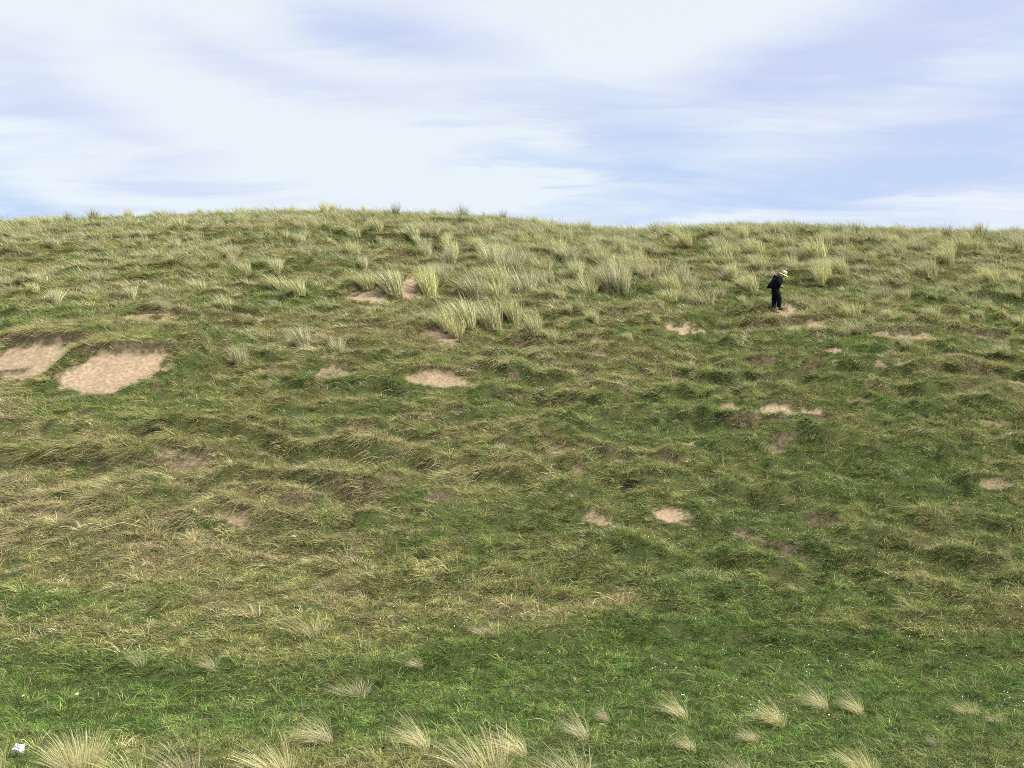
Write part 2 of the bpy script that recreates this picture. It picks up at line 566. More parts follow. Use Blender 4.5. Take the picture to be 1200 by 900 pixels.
PAL_GREEN = np.array([(.150, .208, .052), (.172, .238, .060), (.215, .268, .074), (.145, .212, .052), (.255, .288, .096), (.080, .128, .034), (.095, .150, .038)])
PAL_OLIVE = np.array([(.255, .275, .088), (.300, .305, .105), (.345, .335, .135), (.215, .235, .080)])
PAL_STRAW = np.array([(.430, .385, .195), (.370, .330, .160), (.520, .475, .275), (.290, .245, .120), (.220, .170, .095)])
PAL_THATCH = np.array([(.240, .185, .105), (.190, .140, .082), (.140, .100, .060), (.310, .250, .145)])


def pick(pal, n):
    return pal[rng.integers(0, len(pal), n)]


def slope_dir(x, y):
    e = .25
    gx_ = (hZ(x + e, y) - hZ(x - e, y)) / (2 * e); gy_ = (hZ(x, y + e) - hZ(x, y - e)) / (2 * e)
    return gx_, gy_


def make_turf():
    ks = np.array([7, 9.5, 14, 22, 35, 55.])
    dens = lambda y: np.interp(y, ks, [190, 190, 150, 84, 50, 30])
    x, y = scatter(dens, 8.4, 54.5)
    sand = hSand(x, y)
    keep = (rng.random(len(x)) > sstep(.45, .9, hBest(x, y) + .3 * (rng.random(len(x)) - .5)) * (.52 + .42 * sstep(.6, 1, sand))) & (hHole(x, y) < .25)
    keep &= rng.random(len(x)) > .45 * hRiser(x, y)
    x, y = x[keep], y[keep]
    n = len(x)
    st = f_straw(x, y) + rng.normal(0, .30, n)
    lu = f_lush(x, y) + rng.normal(0, .25, n)
    # colour of each small clump
    c = pick(PAL_GREEN, n)
    c = np.where((st > -.12)[:, None], pick(PAL_OLIVE, n), c)
    s2 = st > .42
    c = np.where(s2[:, None], pick(PAL_STRAW, n), c)
    s3 = (rng.random(n) < .38 * np.clip(hRiser(x, y), 0, 1))
    c = np.where(s3[:, None], pick(PAL_THATCH, n), c)
    dl = np.clip(lu, -.5, .6)
    c = np.where((~s2)[:, None], c * np.stack([1 - .30 * dl, 1 - .07 * dl, 1 - .32 * dl], 1), c)
    c = c * np.exp(rng.normal(-.04, .42, n))[:, None].clip(.35, 2.0)
    H = np.interp(y, ks, [.10, .10, .12, .145, .17, .19]) * np.exp(rng.normal(0, .48, n))
    H *= np.where(s2, 1.15, 1.0) * (1 - .18 * np.clip(lu, 0, 1)) * .9
    H *= 1 + .7 * np.clip(hEdge(x, y), 0, 1)
    rad = np.interp(y, ks, [.055, .055, .06, .08, .115, .15])
    W = np.interp(y, ks, [.0060, .0060, .0068, .0085, .0125, .0175])
    ang = 2 * np.pi * fbm(x * .5, y * .7, 2, 81) + rng.normal(0, 1.3, n)
    gx_, gy_ = slope_dir(x, y)
    lx = np.cos(ang) * .45 - .18 - gx_ * .4; ly = np.sin(ang) * .45 - gy_ * .55
    out = []
    nb = np.full(n, 26)
    for lo, hi, seg in ((0, 17, 2), (17, 60, 1)):
        s = (y >= lo) & (y < hi)
        idx = np.repeat(np.where(s)[0], nb[s])
        m = len(idx)
        a = rng.random(m) * 2 * np.pi; r = np.sqrt(rng.random(m)) * rad[idx]
        bx = x[idx] + r * np.cos(a); by = y[idx] + r * np.sin(a)
        ok = (rng.random(m) > sstep(.55, .95, hBest(bx, by)) * (.60 + .32 * sstep(.6, 1, hSand(bx, by)))) & (hHole(bx, by) < .35)
        idx, a, r, bx, by = idx[ok], a[ok], r[ok], bx[ok], by[ok]; m = len(idx)
        bz = hZ(bx, by) - .012
        sp = r / rad[idx]
        dx = lx[idx] * .8 + np.cos(a) * .55 * sp + rng.normal(0, .28, m); dy = ly[idx] * .8 + np.sin(a) * .55 * sp + rng.normal(0, .28, m)
        D = unit(np.stack([dx, dy, np.full(m, .95)], 1))
        B = np.stack([dx * .45, dy * .45, -.35 - .25 * rng.random(m)], 1)
        Lb = H[idx] * (0.55 + .8 * rng.random(m)) * 1.2
        cc = c[idx] * (1 + rng.normal(0, .16, m))[:, None].clip(.55, 1.6)
        dead = rng.random(m) < .07
        cc = np.where(dead[:, None], pick(PAL_STRAW, m), cc)
        out.append(blade_arrays(np.stack([bx, by, bz], 1), D, B, Lb, W[idx] * (.7 + .6 * rng.random(m)), cc, seg))
    return out


def make_rough():
    """long matted grass: lies over the ledges and hangs from the lips"""
    ks = np.array([7, 14, 22, 35, 55.])
    dens = lambda y: np.interp(y, ks, [10, 22, 19, 12, 6.0])
    x, y = scatter(dens, 9.5, 53)
    n = len(x)
    e = hEdge(x, y); lp = hLip(x, y); st = f_straw(x, y)
    pr = .07 + .30 * sstep(-.15, .45, st) + .75 * np.clip(e, 0, 1) + 1.6 * lp
    e_ = foot(x, y); pr *= (1 - .85 * sstep(9.8, 10.8, y) * (1 - sstep(e_ - .3, e_ + .8, y)))
    pr *= 1 - .35 * sstep(.1, .35, x / y) * (1 - sstep(20, 25, y))
    keep = (rng.random(n) < pr) & (hBest(x, y) < .35) & (hHole(x, y) < .2)
    x, y = x[keep], y[keep]; e, lp, st = e[keep], lp[keep], st[keep]; n = len(x)
    t = st + rng.normal(0, .35, n)
    c = np.where((t > .35)[:, None], pick(PAL_STRAW, n), np.where((t > -.15)[:, None], pick(PAL_OLIVE, n), pick(PAL_GREEN, n) * 1.15))
    c = c * (1 + rng.normal(0, .12, n))[:, None].clip(.6, 1.4)
    H = (.18 + .24 * rng.random(n)) * (1 + .1 * lp) * np.interp(y, ks, [.9, 1, 1, 1.1, 1.15])
    ang = np.pi + 1.5 * fbm(x * .35, y * .5, 2, 91) + rng.normal(0, .45, n)
    gx_, gy_ = slope_dir(x, y)
    hang = np.clip(e * .7 + lp, 0, 1)
    lx = np.cos(ang) * (.75 - .45 * hang) - gx_ * .5; ly = np.sin(ang) * .55 * (1 - .6 * hang) - .35 * hang - gy_ * .9
    W = np.interp(y, ks, [.0055, .0062, .0085, .012, .017])
    nb = 24
    idx = np.repeat(np.arange(n), nb); m = len(idx)
    rad = np.interp(y, ks, [.09, .10, .12, .15, .18])
    a = rng.random(m) * 2 * np.pi; r = np.sqrt(rng.random(m)) * rad[idx]
    bx = x[idx] + r * np.cos(a) * 1.5; by = y[idx] + r * np.sin(a) * .8
    ok = hBest(bx, by) < .6
    idx, a, r, bx, by = idx[ok], a[ok], r[ok], bx[ok], by[ok]; m = len(idx)
    dx = lx[idx] + rng.normal(0, .48, m); dy = ly[idx] + rng.normal(0, .36, m)
    D = unit(np.stack([dx * .9, dy * .9, np.full(m, .75)], 1))
    B = np.stack([dx * .4, dy * .4 - .05, -.62 - .35 * rng.random(m) - .25 * hang[idx]], 1)
    Lb = H[idx] * (.5 + .9 * rng.random(m))
    cc = c[idx] * (1 + rng.normal(0, .2, m))[:, None].clip(.5, 1.7)
    d = rng.random(m) < .18
    cc = np.where(d[:, None], pick(PAL_STRAW, m), cc)
    P = np.stack([bx, by, hZ(bx, by) - .01], 1)
    out = [blade_arrays(P, D, B, Lb, W[idx] * (.6 + .7 * rng.random(m)), cc, 3)]
    # single long stalks fallen across the turf
    x, y = scatter(lambda q: np.interp(q, ks, [90, 80, 55, 25, 8.0]), 8.8, 50)
    st = f_straw(x, y)
    keep = (rng.random(len(x)) < .38 + .62 * sstep(-.3, .5, st)) & (hBest(x, y) < .6)
    x, y = x[keep], y[keep]; m = len(x)
    keep = rng.random(m) > .72 * sstep(9.9, 10.6, y) * (1 - sstep(foot(x, y), foot(x, y) + .7, y))
    x, y = x[keep], y[keep]; m = len(x)
    ang = np.pi + 1.8 * fbm(x * .35, y * .5, 2, 91) + rng.normal(0, .6, m)
    gx_, gy_ = slope_dir(x, y)
    dx = np.cos(ang) * .8 - gx_ * .4; dy = np.sin(ang) * .6 - gy_ * .7 - .1
    D = unit(np.stack([dx, dy, np.full(m, .8)], 1)); B = np.stack([dx * .35, dy * .35, -.75 - .3 * rng.random(m)], 1)
    cc = np.where((rng.random(m) < .6)[:, None], pick(PAL_STRAW, m) * 1.25, pick(PAL_OLIVE, m) * 1.3)
    out.append(blade_arrays(np.stack([x, y, hZ(x, y)], 1), D, B, rng.uniform(.18, .45, m), np.interp(y, ks, [.0045, .006, .0085, .012, .017]) * rng.uniform(.6, 1.2, m), cc, 3))
    return out


PAL_MARRAM = np.array([(.600, .560, .370), (.520, .500, .300), (.680, .630, .440), (.380, .385, .205), (.240, .275, .120), (.450, .430, .255)])
PAL_PALE = np.array([(.640, .580, .390), (.720, .660, .470), (.560, .500, .320), (.490, .450, .270), (.370, .350, .185), (.280, .290, .130)])


def tuft_blades(n, rad, wind, spread, droop, w, pal, nseg, deadbase=.12, lmin=.45):
    a = rng.random(n) * 2 * np.pi; q = np.sqrt(rng.random(n))
    P = np.stack([rad * q * np.cos(a), rad * q * np.sin(a) * .8, np.full(n, -.04)], 1)
    dx = np.cos(a) * q * spread - wind * (.35 + .5 * rng.random(n)) + rng.normal(0, .10, n)
    dy = np.sin(a) * q * spread + rng.normal(0, .12, n)
    D = unit(np.stack([dx, dy, np.ones(n)], 1))
    B = np.stack([dx * .45 - wind * .30, dy * .45, -droop * (.4 + rng.random(n))], 1)
    L = lmin + (1.12 - lmin) * rng.beta(2.2, 1.5, n)
    c = pick(pal, n) * (1 + rng.normal(0, .15, n))[:, None].clip(.6, 1.5)
    short = rng.random(n) < deadbase
    c = np.where(short[:, None], pick(PAL_THATCH, n), c); L = np.where(short, L * .5, L)
    return blade_arrays(P, D, B, L, w * (.6 + .8 * rng.random(n)), c, nseg)


def seed_stems(n, rad, wind, spread, w, pal):
    """flowering stems with a spindle head"""
    a = rng.random(n) * 2 * np.pi; q = np.sqrt(rng.random(n))
    P = np.stack([rad * q * np.cos(a), rad * q * np.sin(a), np.full(n, -.03)], 1)
    dx = np.cos(a) * q * spread - wind * (.3 + .5 * rng.random(n)); dy = np.sin(a) * q * spread
    D = unit(np.stack([dx, dy, np.ones(n)], 1)); B = np.stack([dx * .4 - wind * .25, dy * .3, np.full(n, -.16)], 1)
    return blade_arrays(P, D, B, 1.0 + .22 * rng.random(n), np.full(n, w), pick(pal, n), 6, prof=np.array([.5, .45, .4, .4, .8, 1.15, 0]))


def tuft_mesh(name, parts):
    c, f, k = join(parts)
    return mesh_np(name, c, f, 3, M_TUFT, {'blade_colour': ('FLOAT_COLOR', k)})


NEAR = [tuft_mesh('near_tuft', [tuft_blades(900, .36, .16, .44, .22, .0066, PAL_PALE, 4), seed_stems(50, .3, .25, .42, .0066, PAL_PALE)]),
        tuft_mesh('near_tuft', [tuft_blades(380, .20, .42, .34, .28, .0070, PAL_PALE, 4), seed_stems(24, .2, .45, .32, .0066, PAL_PALE)]),
        tuft_mesh('near_tuft', [tuft_blades(250, .18, .72, .32, .46, .0072, PAL_PALE, 4), seed_stems(14, .16, .6, .25, .0066, PAL_PALE)]),
        tuft_mesh('near_tuft', [tuft_blades(140, .28, .35, .42, .28, .0070, PAL_PALE, 4, .05), seed_stems(26, .3, .4, .36, .0072, PAL_PALE)]),
        tuft_mesh('near_tuft', [tuft_blades(300, .40, .48, .50, .36, .0072, PAL_PALE, 4), seed_stems(16, .35, .5, .36, .0066, PAL_PALE)])]
FAR = [tuft_mesh('far_tuft', [tuft_blades(340, .20, .12, .26, .14, .0125, PAL_MARRAM, 3)]),
       tuft_mesh('far_tuft', [tuft_blades(340, .22, .38, .24, .22, .0125, PAL_MARRAM, 3)]),
       tuft_mesh('far_tuft', [tuft_blades(320, .28, .24, .34, .26, .0125, PAL_MARRAM, 3)]),
       tuft_mesh('far_tuft', [tuft_blades(360, .18, .20, .22, .12, .0125, PAL_MARRAM * 1.12, 3)]),
       tuft_mesh('far_tuft', [tuft_blades(340, .28, .46, .30, .30, .0125, PAL_MARRAM, 3)]),
       tuft_mesh('far_tuft', [tuft_blades(320, .28, .32, .36, .25, .0125, PAL_PALE * .9, 3)]),
       tuft_mesh('far_tuft', [tuft_blades(150, .2, .10, .35, .08, .018, PAL_MARRAM * .5, 3)])]


def put_tuft(me, px, py, hpx, label, group, wide=1.0, name='marram_tuft'):
    x, y = hit(px, py) if py < 893 else (tan_el(px, 893)[0] * hit(600, 893)[1], hit(600, 893)[1])
    if py >= 893:
        ax, tz = tan_el(px, py)
        y = ZC / max(-tz, .2); x = ax * y
    d = y
    h = hpx / F * d * 1.05
    o = bpy.data.objects.new(name, me)
    o.location = (x, y, float(hZ(x, y)))
    o.rotation_euler = (0, 0, rng.normal(0, .35))
    o.scale = (h * wide, h * wide, h)
    link(o)
    return tag(o, label, 'grass tuft', group)


G1 = 'straw coloured tufts along the near edge'
near = [
    (92, 910, 62, 0, 1.0, 'large straw coloured tuft in the bottom left corner beside the white scrap'),
    (-6, 912, 46, 3, .7, 'sparse straw stalks in the corner left of the white scrap'),
    (218, 912, 50, 3, 1.0, 'upright seed headed tuft between the large corner tuft and a bright leaning one'),
    (330, 914, 56, 1, 1.15, 'bright straw tuft leaning left, second dense one from the bottom left corner'),
    (150, 915, 36, 3, 1.3, 'low scattered stalks at the right foot of the large corner tuft'),
    (382, 872, 40, 2, 1.1, 'faint bent tuft just above and right of the bright leaning straw tuft'),
    (496, 878, 40, 2, 1.1, 'bent straw tuft with a dark brown foot, alone at the near edge'),
    (568, 905, 52, 4, 1.15, 'broad tangled straw clump at the bottom edge, left of centre'),
    (610, 886, 40, 2, 1.2, 'green and straw tuft at the right side of the broad tangled clump'),
    (672, 912, 32, 4, 1.5, 'low straw fringe cut off by the bottom edge near the centre'),
    (684, 868, 34, 2, 1.0, 'small bent tuft with a long arching foot right of the tangled clump'),
    (711, 848, 24, 2, .7, 'single thin arching wisp of straw above the small bent tuft'),
    (800, 842, 27, 2, 1.25, 'short pale tuft blown left, near the middle of the green strip'),
    (812, 882, 24, 2, 1.0, 'little pale tuft below the short one in the middle of the green strip'),
    (914, 851, 38, 2, 1.05, 'bright arched tuft, left one of the pair on the right of the green strip'),
    (884, 870, 22, 2, 1.2, 'weak tuft just below the bright arched pair'),
    (966, 833, 33, 2, .95, 'pale swept tuft, right one of the pair on the right of the green strip'),
    (1008, 838, 28, 2, 1.0, 'thin greenish tuft immediately right of the bright arched pair'),
    (1018, 915, 50, 1, .95, 'leaning straw tuft cut by the bottom edge on the right'),
    (1100, 876, 18, 3, 1.0, 'few upright stalks to the right of the leaning bottom edge tuft'),
    (1138, 838, 18, 4, 1.2, 'low pale wisp near the right edge of the green strip'),
    (1172, 848, 14, 4, 1.3, 'flat brownish tuft beside the low wisp at the right edge'),
    (870, 908, 20, 4, 1.3, 'low stalks at the bottom edge between the arched pair and the centre'),
]
for px, py, h, k, wd, lab in near:
    put_tuft(NEAR[k], px, py, h * {0: .80, 1: .92, 3: .92}.get(k, 1.22), lab, G1, wd * (.85 if k in (2, 4) else 1))

G2 = 'tufts lying on the lower slope'
low = [
    (364, 745, 28, 4, 1.7, 'pale flattened tuft on the lower left slope above the green strip'),
    (250, 786, 22, 2, 1.3, 'small straw hummock left of and below the pale flattened tuft'),
    (165, 780, 24, 3, 1.0, 'thin upright straw wisp on the lower left slope'),
    (492, 783, 20, 2, 1.5, 'little straw tuft at the left end of the green strip'),
    (932, 694, 17, 2, 1.0, 'small yellowish tuft on the lower right slope'),
    (1180, 655, 18, 3, 1.0, 'small dry tuft by the right edge of the lower slope'),
    (575, 745, 22, 4, 1.5, 'brown matted hummock above the middle of the green strip'),
    (415, 815, 20, 4, 2.2, 'spread of dry straw along the left end of the green strip'),
]
for px, py, h, k, wd, lab in low:
    put_tuft(NEAR[k], px, py, h * 1.05, lab, G2, wd * .8)

G3 = 'marram tufts on the upper slope'
up = [
    (281, 428, 31, 0, .95, 'pale upright tuft right of the largest sand scar'),
    (356, 408, 36, 1, .95, 'pale swept tuft midway between the large left scars and the wide shallow scar'),
    (396, 415, 26, 0, 1.0, 'short pale tuft just above the thin sandy hollow'),
    (504, 348, 46, 3, .85, 'tall upright pale tuft to the right of the narrow sand streak'),
    (462, 345, 42, 1, 1.0, 'swept tuft immediately left of the narrow sand streak'),
    (548, 384, 50, 1, .95, 'tallest grey green tuft in the central clump'),
    (578, 386, 48, 1, .95, 'second tall swept tuft in the central clump'),
    (526, 388, 40, 1, .9, 'left front tuft of the central clump'),
    (604, 380, 46, 1, .7, 'thin swept tuft at the right end of the central clump'),
    (560, 350, 40, 1, 1.0, 'pale tuft at the upper edge of the central clump'),
    (536, 395, 34, 5, .8, 'straw coloured tuft at the foot of the central clump over the sand hollow'),
    (585, 350, 34, 2, 1.1, 'bushy tuft behind the right half of the central clump'),
    (629, 392, 48, 4, .55, 'long lone wisp bent left on the right of the central clump'),
    (352, 346, 27, 1, 1.0, 'large swept tuft up the slope above the pale swept one'),
    (330, 340, 28, 4, 1.2, 'tuft leaning over a dark ledge on the upper left slope'),
    (432, 340, 30, 1, 1.0, 'tuft leaning over the shaded sand hollow'),
    (802, 336, 36, 3, .9, 'broad tall tuft, left of the person and level with the hat'),
    (826, 358, 30, 5, 1.3, 'wide brownish mound of grass left of the person'),
    (786, 354, 26, 2, 1.1, 'bushy tuft at the left side of the wide brownish mound'),
    (960, 306, 36, 3, 1.2, 'bright pale tuft above and right of the person'),
    (942, 306, 26, 2, 1.0, 'lesser tuft left of the bright pale one above the person'),
    (1148, 286, 28, 6, .8, 'dark upright tuft breaking the skyline at the far right'),
    (590, 259, 17, 6, .7, 'dark spiky tuft on the skyline, right shoulder of the left dune'),
    (645, 270, 20, 2, 1.1, 'pale tuft on the skyline where the crest steps down'),
    (1000, 372, 26, 5, 1.2, 'straw tuft right of the small sandy scrape beside the person'),
    (1035, 350, 20, 2, 1.2, 'faint tuft on the slope above the long reddish scar'),
    (893, 318, 26, 0, 1.0, 'pale tuft just behind and above the backpack'),
    (616, 345, 44, 2, 1.1, 'large bushy tuft up the slope right of the central clump'),
    (600, 320, 36, 0, 1.2, 'pale tuft in the thick belt above the central clump'),
    (690, 345, 26, 2, 1.3, 'low bushy tuft right of the thick marram belt'),
    (1005, 390, 20, 5, 1.2, 'low straw tuft left of the long reddish scar'),
    (868, 268, 12, 6, .7, 'small dark tuft on the skyline left of the person'),
    (266, 362, 22, 1, 1.3, 'tuft over the faint ledge right of the small upper scar'),
    (120, 330, 18, 2, 1.4, 'dim tuft alone on the smooth upper left slope'),
    (5, 335, 22, 5, 1.0, 'straw tuft at the left edge above the far left scar'),
]
for px, py, h, k, wd, lab in up:
    put_tuft(FAR[k], px, py, h * 1.02, lab, G3, wd * .9)

# the thick belts, tufts nothing tells apart
zones = [
    (470, 760, 268, 345, 62, (12, 31), 'pale green marram tuft in the thick belt under the step of the skyline'),
    (740, 900, 276, 345, 30, (12, 29), 'marram tuft in the belt between the skyline dip and the person'),
    (900, 1215, 276, 340, 36, (12, 28), 'short marram tuft on the right hand crest above the person'),
    (200, 470, 262, 345, 26, (12, 28), 'swept marram tuft high on the left dune'),
    (-20, 200, 266, 372, 12, (10, 20), 'small faded tuft on the smooth far left shoulder'),
    (640, 880, 345, 400, 12, (10, 20), 'low tuft on the green slope left of the person'),
    (930, 1200, 340, 420, 16, (10, 20), 'low dry tuft on the slope right of the person'),
]
for (x0, x1, y0, y1, n, (ha, hb), lab) in zones:
    k = 0; tries = 0
    while k < n and tries < 900:
        tries += 1
        px, py = rng.uniform(x0, x1), rng.uniform(y0, y1)
        if py < np.interp(px, SIL[:, 0], SIL[:, 1]) + 7: continue
        x, y = hit(px, py)
        if hBest(x, y) > .2 or fbm(np.array([x * .35]), np.array([y * .5]), 2, 55)[0] < -.25: continue
        if abs(px - 909) < 16 and 300 < py < 385: continue
        h = 1.18 * rng.uniform(ha, hb) * (.75 + .5 * (py - y0) / (y1 - y0))
        put_tuft(FAR[rng.choice([0, 1, 1, 2, 2, 3, 4, 5])], px, py, h, lab, 'marram tufts scattered over the upper slope', rng.uniform(.65, 1.0))
        k += 1


for k in range(34):
    px = -10 + 1220 * (k + rng.uniform(.1, .9)) / 34
    sy = np.interp(px, SIL[:, 0], SIL[:, 1])
    lab = 'small spiky tuft breaking the skyline of the left dune' if px < 640 else 'small spiky tuft breaking the skyline on the right'
    put_tuft(FAR[rng.choice([0, 2, 3, 6])], px, sy + rng.uniform(2, 6), rng.uniform(11, 22), lab, 'spiky tufts along the skyline', rng.uniform(.6, .95))


def make_marram_mass():
    """the rest of the marram: low tufts that run into one another"""
    dens = lambda y: np.interp(y, [14, 17, 22, 28, 34, 40, 47, 53], [.5, 2.0, 2.6, 4.0, 5.6, 6.4, 7.0, 7.0])
    x, y = scatter(dens, 15, 53)
    az = x / y
    fld = fbm(x * .3, y * .45, 3, 55) + .25 * sstep(-.1, .02, az) * sstep(30, 36, y)
    keep = (rng.random(len(x)) < sstep(-.45, .35, fld)) & (hBest(x, y) < .15)
    x, y = x[keep], y[keep]
    parts = []
    n = len(x)
    nb = 40
    idx = np.repeat(np.arange(n), nb); m = len(idx)
    H = rng.uniform(.5, 1.15, n) * np.interp(y, [14, 22, 29, 35, 42, 52], [.20, .25, .34, .54, .60, .70]) * np.where((y > 45) & (rng.random(n) < .12), 1.5, 1)
    a = rng.random(m) * 2 * np.pi; q = np.sqrt(rng.random(m)); rad = .3 * H[idx] + .06
    bx = x[idx] + rad * q * np.cos(a); by = y[idx] + rad * q * np.sin(a)
    wind = rng.uniform(.25, .75, n)[idx]
    dx = np.cos(a) * q * .4 - wind * (.35 + .5 * rng.random(m)); dy = np.sin(a) * q * .4 + rng.normal(0, .12, m) - .05
    D = unit(np.stack([dx, dy, np.ones(m)], 1)); B = np.stack([dx * .45 - wind * .25, dy * .45, -.35 * (.4 + rng.random(m))], 1)
    tone = np.where(rng.random(n) < .3, 0, 1)
    c = np.where((tone[idx] == 1)[:, None], pick(PAL_MARRAM, m), pick(PAL_OLIVE * 1.2, m)) * (1 + rng.normal(0, .15, m))[:, None].clip(.6, 1.5)
    c *= rng.uniform(.70, 1.2, n)[idx][:, None]
    return [blade_arrays(np.stack([bx, by, hZ(bx, by) - .02], 1), D, B, H[idx] * (.4 + .75 * rng.random(m)),
                         np.interp(y[idx], [15, 30, 52], [.006, .010, .0155]) * (.6 + .8 * rng.random(m)), c, 3)]


grass_object('turf_grass', make_turf(), 'short green and olive turf covering the whole dune hillside')
grass_object('matted_grass', make_rough(), 'long matted grass hanging over the turf ledges and sand lips')
grass_object('marram_grass', make_marram_mass(), 'low marram grass running together over the upper slope')


# ------------------------------------------------------------------ small flowers
def flower_mesh_arrays(x, y, z, r, n=6):
    """tiny eight sided heads on the turf, as triangles fans facing up and out"""
    m = len(x)
    ang = np.arange(n) / n * 2 * np.pi
    nrm = unit(np.stack([rng.normal(0, .3, m), -.5 + rng.normal(0, .3, m), np.ones(m)], 1))
    t = unit(np.cross(nrm, np.array([1, .2, 0]))); b = np.cross(nrm, t)
    c = np.stack([x, y, z], 1)
    co = np.empty((m, n + 1, 3)); co[:, 0] = c + nrm * (r * .35)[:, None]
    for k in range(n):
        co[:, k + 1] = c + (t * math.cos(ang[k]) + b * math.sin(ang[k])) * r[:, None]
    tri = []
    for k in range(n): tri += [0, 1 + k, 1 + (k + 1) % n]
    f = (np.arange(m)[:, None] * (n + 1) + np.array(tri)[None]).ravel()
    return co.reshape(-1, 3), f


M_DAISY = plain('daisy_white', (.78, .78, .72), .6)
dx_, dy_ = scatter(lambda y: np.interp(y, [10, 14, 20, 30], [1.5, 8, 4.5, .0]), 11, 27)
az_ = dx_ / dy_
w_ = sstep(.0, .5, fbm(dx_ * .6, dy_ * .8, 3, 131) + .35 * sstep(-.1, .4, az_) - .1)
kp = (rng.random(len(dx_)) < w_) & (hBest(dx_, dy_) < .2)
dx_, dy_ = dx_[kp], dy_[kp]
co_, f_ = flower_mesh_arrays(dx_, dy_, hZ(dx_, dy_) + rng.uniform(.06, .13, len(dx_)), rng.uniform(.006, .0105, len(dx_)))
tag(link(bpy.data.objects.new('daisies', mesh_np('daisies', co_, f_, 3, M_DAISY))), 'tiny white daisies speckling the lower slope, mostly on the right', 'flowers', None, 'stuff')

M_YEL = plain('petal_yellow', (.80, .68, .24), .6); M_STEM = plain('stem_green', (.09, .15, .03), .6)


def yellow_flower(px, py, r, label):
    x, y = hit(px, py)
    e = bpy.data.objects.new('yellow_flower', None); e.location = (x, y, float(hZ(x, y))); link(e)
    tag(e, label, 'flower', 'yellow flowers by the green strip')
    bm = bmesh.new()
    bmesh.ops.create_cone(bm, cap_ends=True, segments=8, radius1=.004, radius2=.003, depth=.14, matrix=Matrix.Translation((0, 0, .07)))
    bm_obj('stem', bm, M_STEM, e)
    bm = bmesh.new()
    for ring, (n, rr, up) in enumerate(((14, r, .2), (10, r * .65, .7))):
        for k in range(n):
            a = 2 * math.pi * (k + .4 * ring) / n
            u = Vector((math.cos(a), math.sin(a), up)).normalized(); s = Vector((-math.sin(a), math.cos(a), 0))
            c = Vector((0, 0, .14 + ring * .004))
            vs = [bm.verts.new(c + s * .001), bm.verts.new(c + u * rr * .55 + s * rr * .17), bm.verts.new(c + u * rr), bm.verts.new(c + u * rr * .55 - s * rr * .17)]
            bm.faces.new(vs)
    bmesh.ops.create_uvsphere(bm, u_segments=10, v_segments=6, radius=r * .3, matrix=Matrix.Translation((0, 0, .142)))
    h = bm_obj('flower_head', bm, M_YEL, e); h.rotation_euler = (R(28), R(-8), 0)
    h.location = (0, .14 * math.sin(R(28)), .14 - .14 * math.cos(R(28)))


yellow_flower(28, 828, .020, 'small yellow flower near the left edge of the green strip')
yellow_flower(91, 826, .029, 'larger yellow flower among dry stalks above the large corner tuft')

# leafy plant beside the burrow
M_LEAF = plain('leaf_dark', (.045, .075, .028), .5, var=.4, bscale=30)
ppx, ppy = hit(744, 574)
bm = bmesh.new()
for k in range(26):
    a = rng.random() * 2 * math.pi; l = rng.uniform(.07, .15); upk = rng.uniform(.3, 1.2)
    u = Vector((math.cos(a), math.sin(a), upk)).normalized(); s = Vector((-math.sin(a), math.cos(a), 0)) * l * .22
    o_ = Vector((rng.normal(0, .03), rng.normal(0, .03), 0))
    d_ = Vector((0, 0, -.03))
    vs = [bm.verts.new(o_), bm.verts.new(o_ + u * l * .5 + s), bm.verts.new(o_ + u * l + d_), bm.verts.new(o_ + u * l * .5 - s)]
    bm.faces.new(vs)
pl = bm_obj('leafy_plant', bm, M_LEAF, None, False); pl.location = (ppx, ppy, float(hZ(ppx, ppy)))
tag(pl, 'small dark green leafy plant at the right side of the burrow', 'plant')

# ------------------------------------------------------------------ white scrap in the corner
M_WHITE = plain('crumpled_white', (.80, .80, .82), .6, .3, 40)
n = 26
bm = bmesh.new()
grid = []
for j in range(n):
    row = []
    for i in range(n):
        u, v = i / (n - 1) * 2 - 1, j / (n - 1) * 2 - 1
        ua, va = np.array([u]), np.array([v])
        rg = 1 - abs(fbm(ua * 1.7, va * 1.7, 3, 201)[0]) * 2
        r2 = fbm(ua * 3.1, va * 3.1, 2, 207)[0]
        fold = .020 * rg + .022 * r2
        px_ = u * .085 * (1 - .25 * v * v) + .02 * fbm(va * 2, ua * 2, 2, 211)[0]
        pz_ = (v * .5 + .5) * .15 * (1 - .2 * u * u) + .02 * fbm(ua * 2.2, va * 2, 2, 213)[0]
        py_ = fold + .05 * (v * v) + .03 * u * u
        row.append(bm.verts.new((px_, py_, pz_)))
    grid.append(row)
for j in range(n - 1):
    for i in range(n - 1):
        bm.faces.new((grid[j][i], grid[j][i + 1], grid[j + 1][i + 1], grid[j + 1][i]))
bmesh.ops.solidify(bm, geom=bm.faces[:], thickness=.003)
ws = bm_obj('paper_scrap', bm, M_WHITE, None, False)
ax_, tz_ = tan_el(19, 893); yy_ = ZC / -tz_
ws.location = (ax_ * yy_, yy_, float(hZ(ax_ * yy_, yy_)) + .055)
ws.rotation_euler = (R(12), R(10), R(10)); ws.scale = (.74, .74, .74)
tag(ws, 'crumpled white scrap of litter caught in the grass, bottom left corner', 'litter')

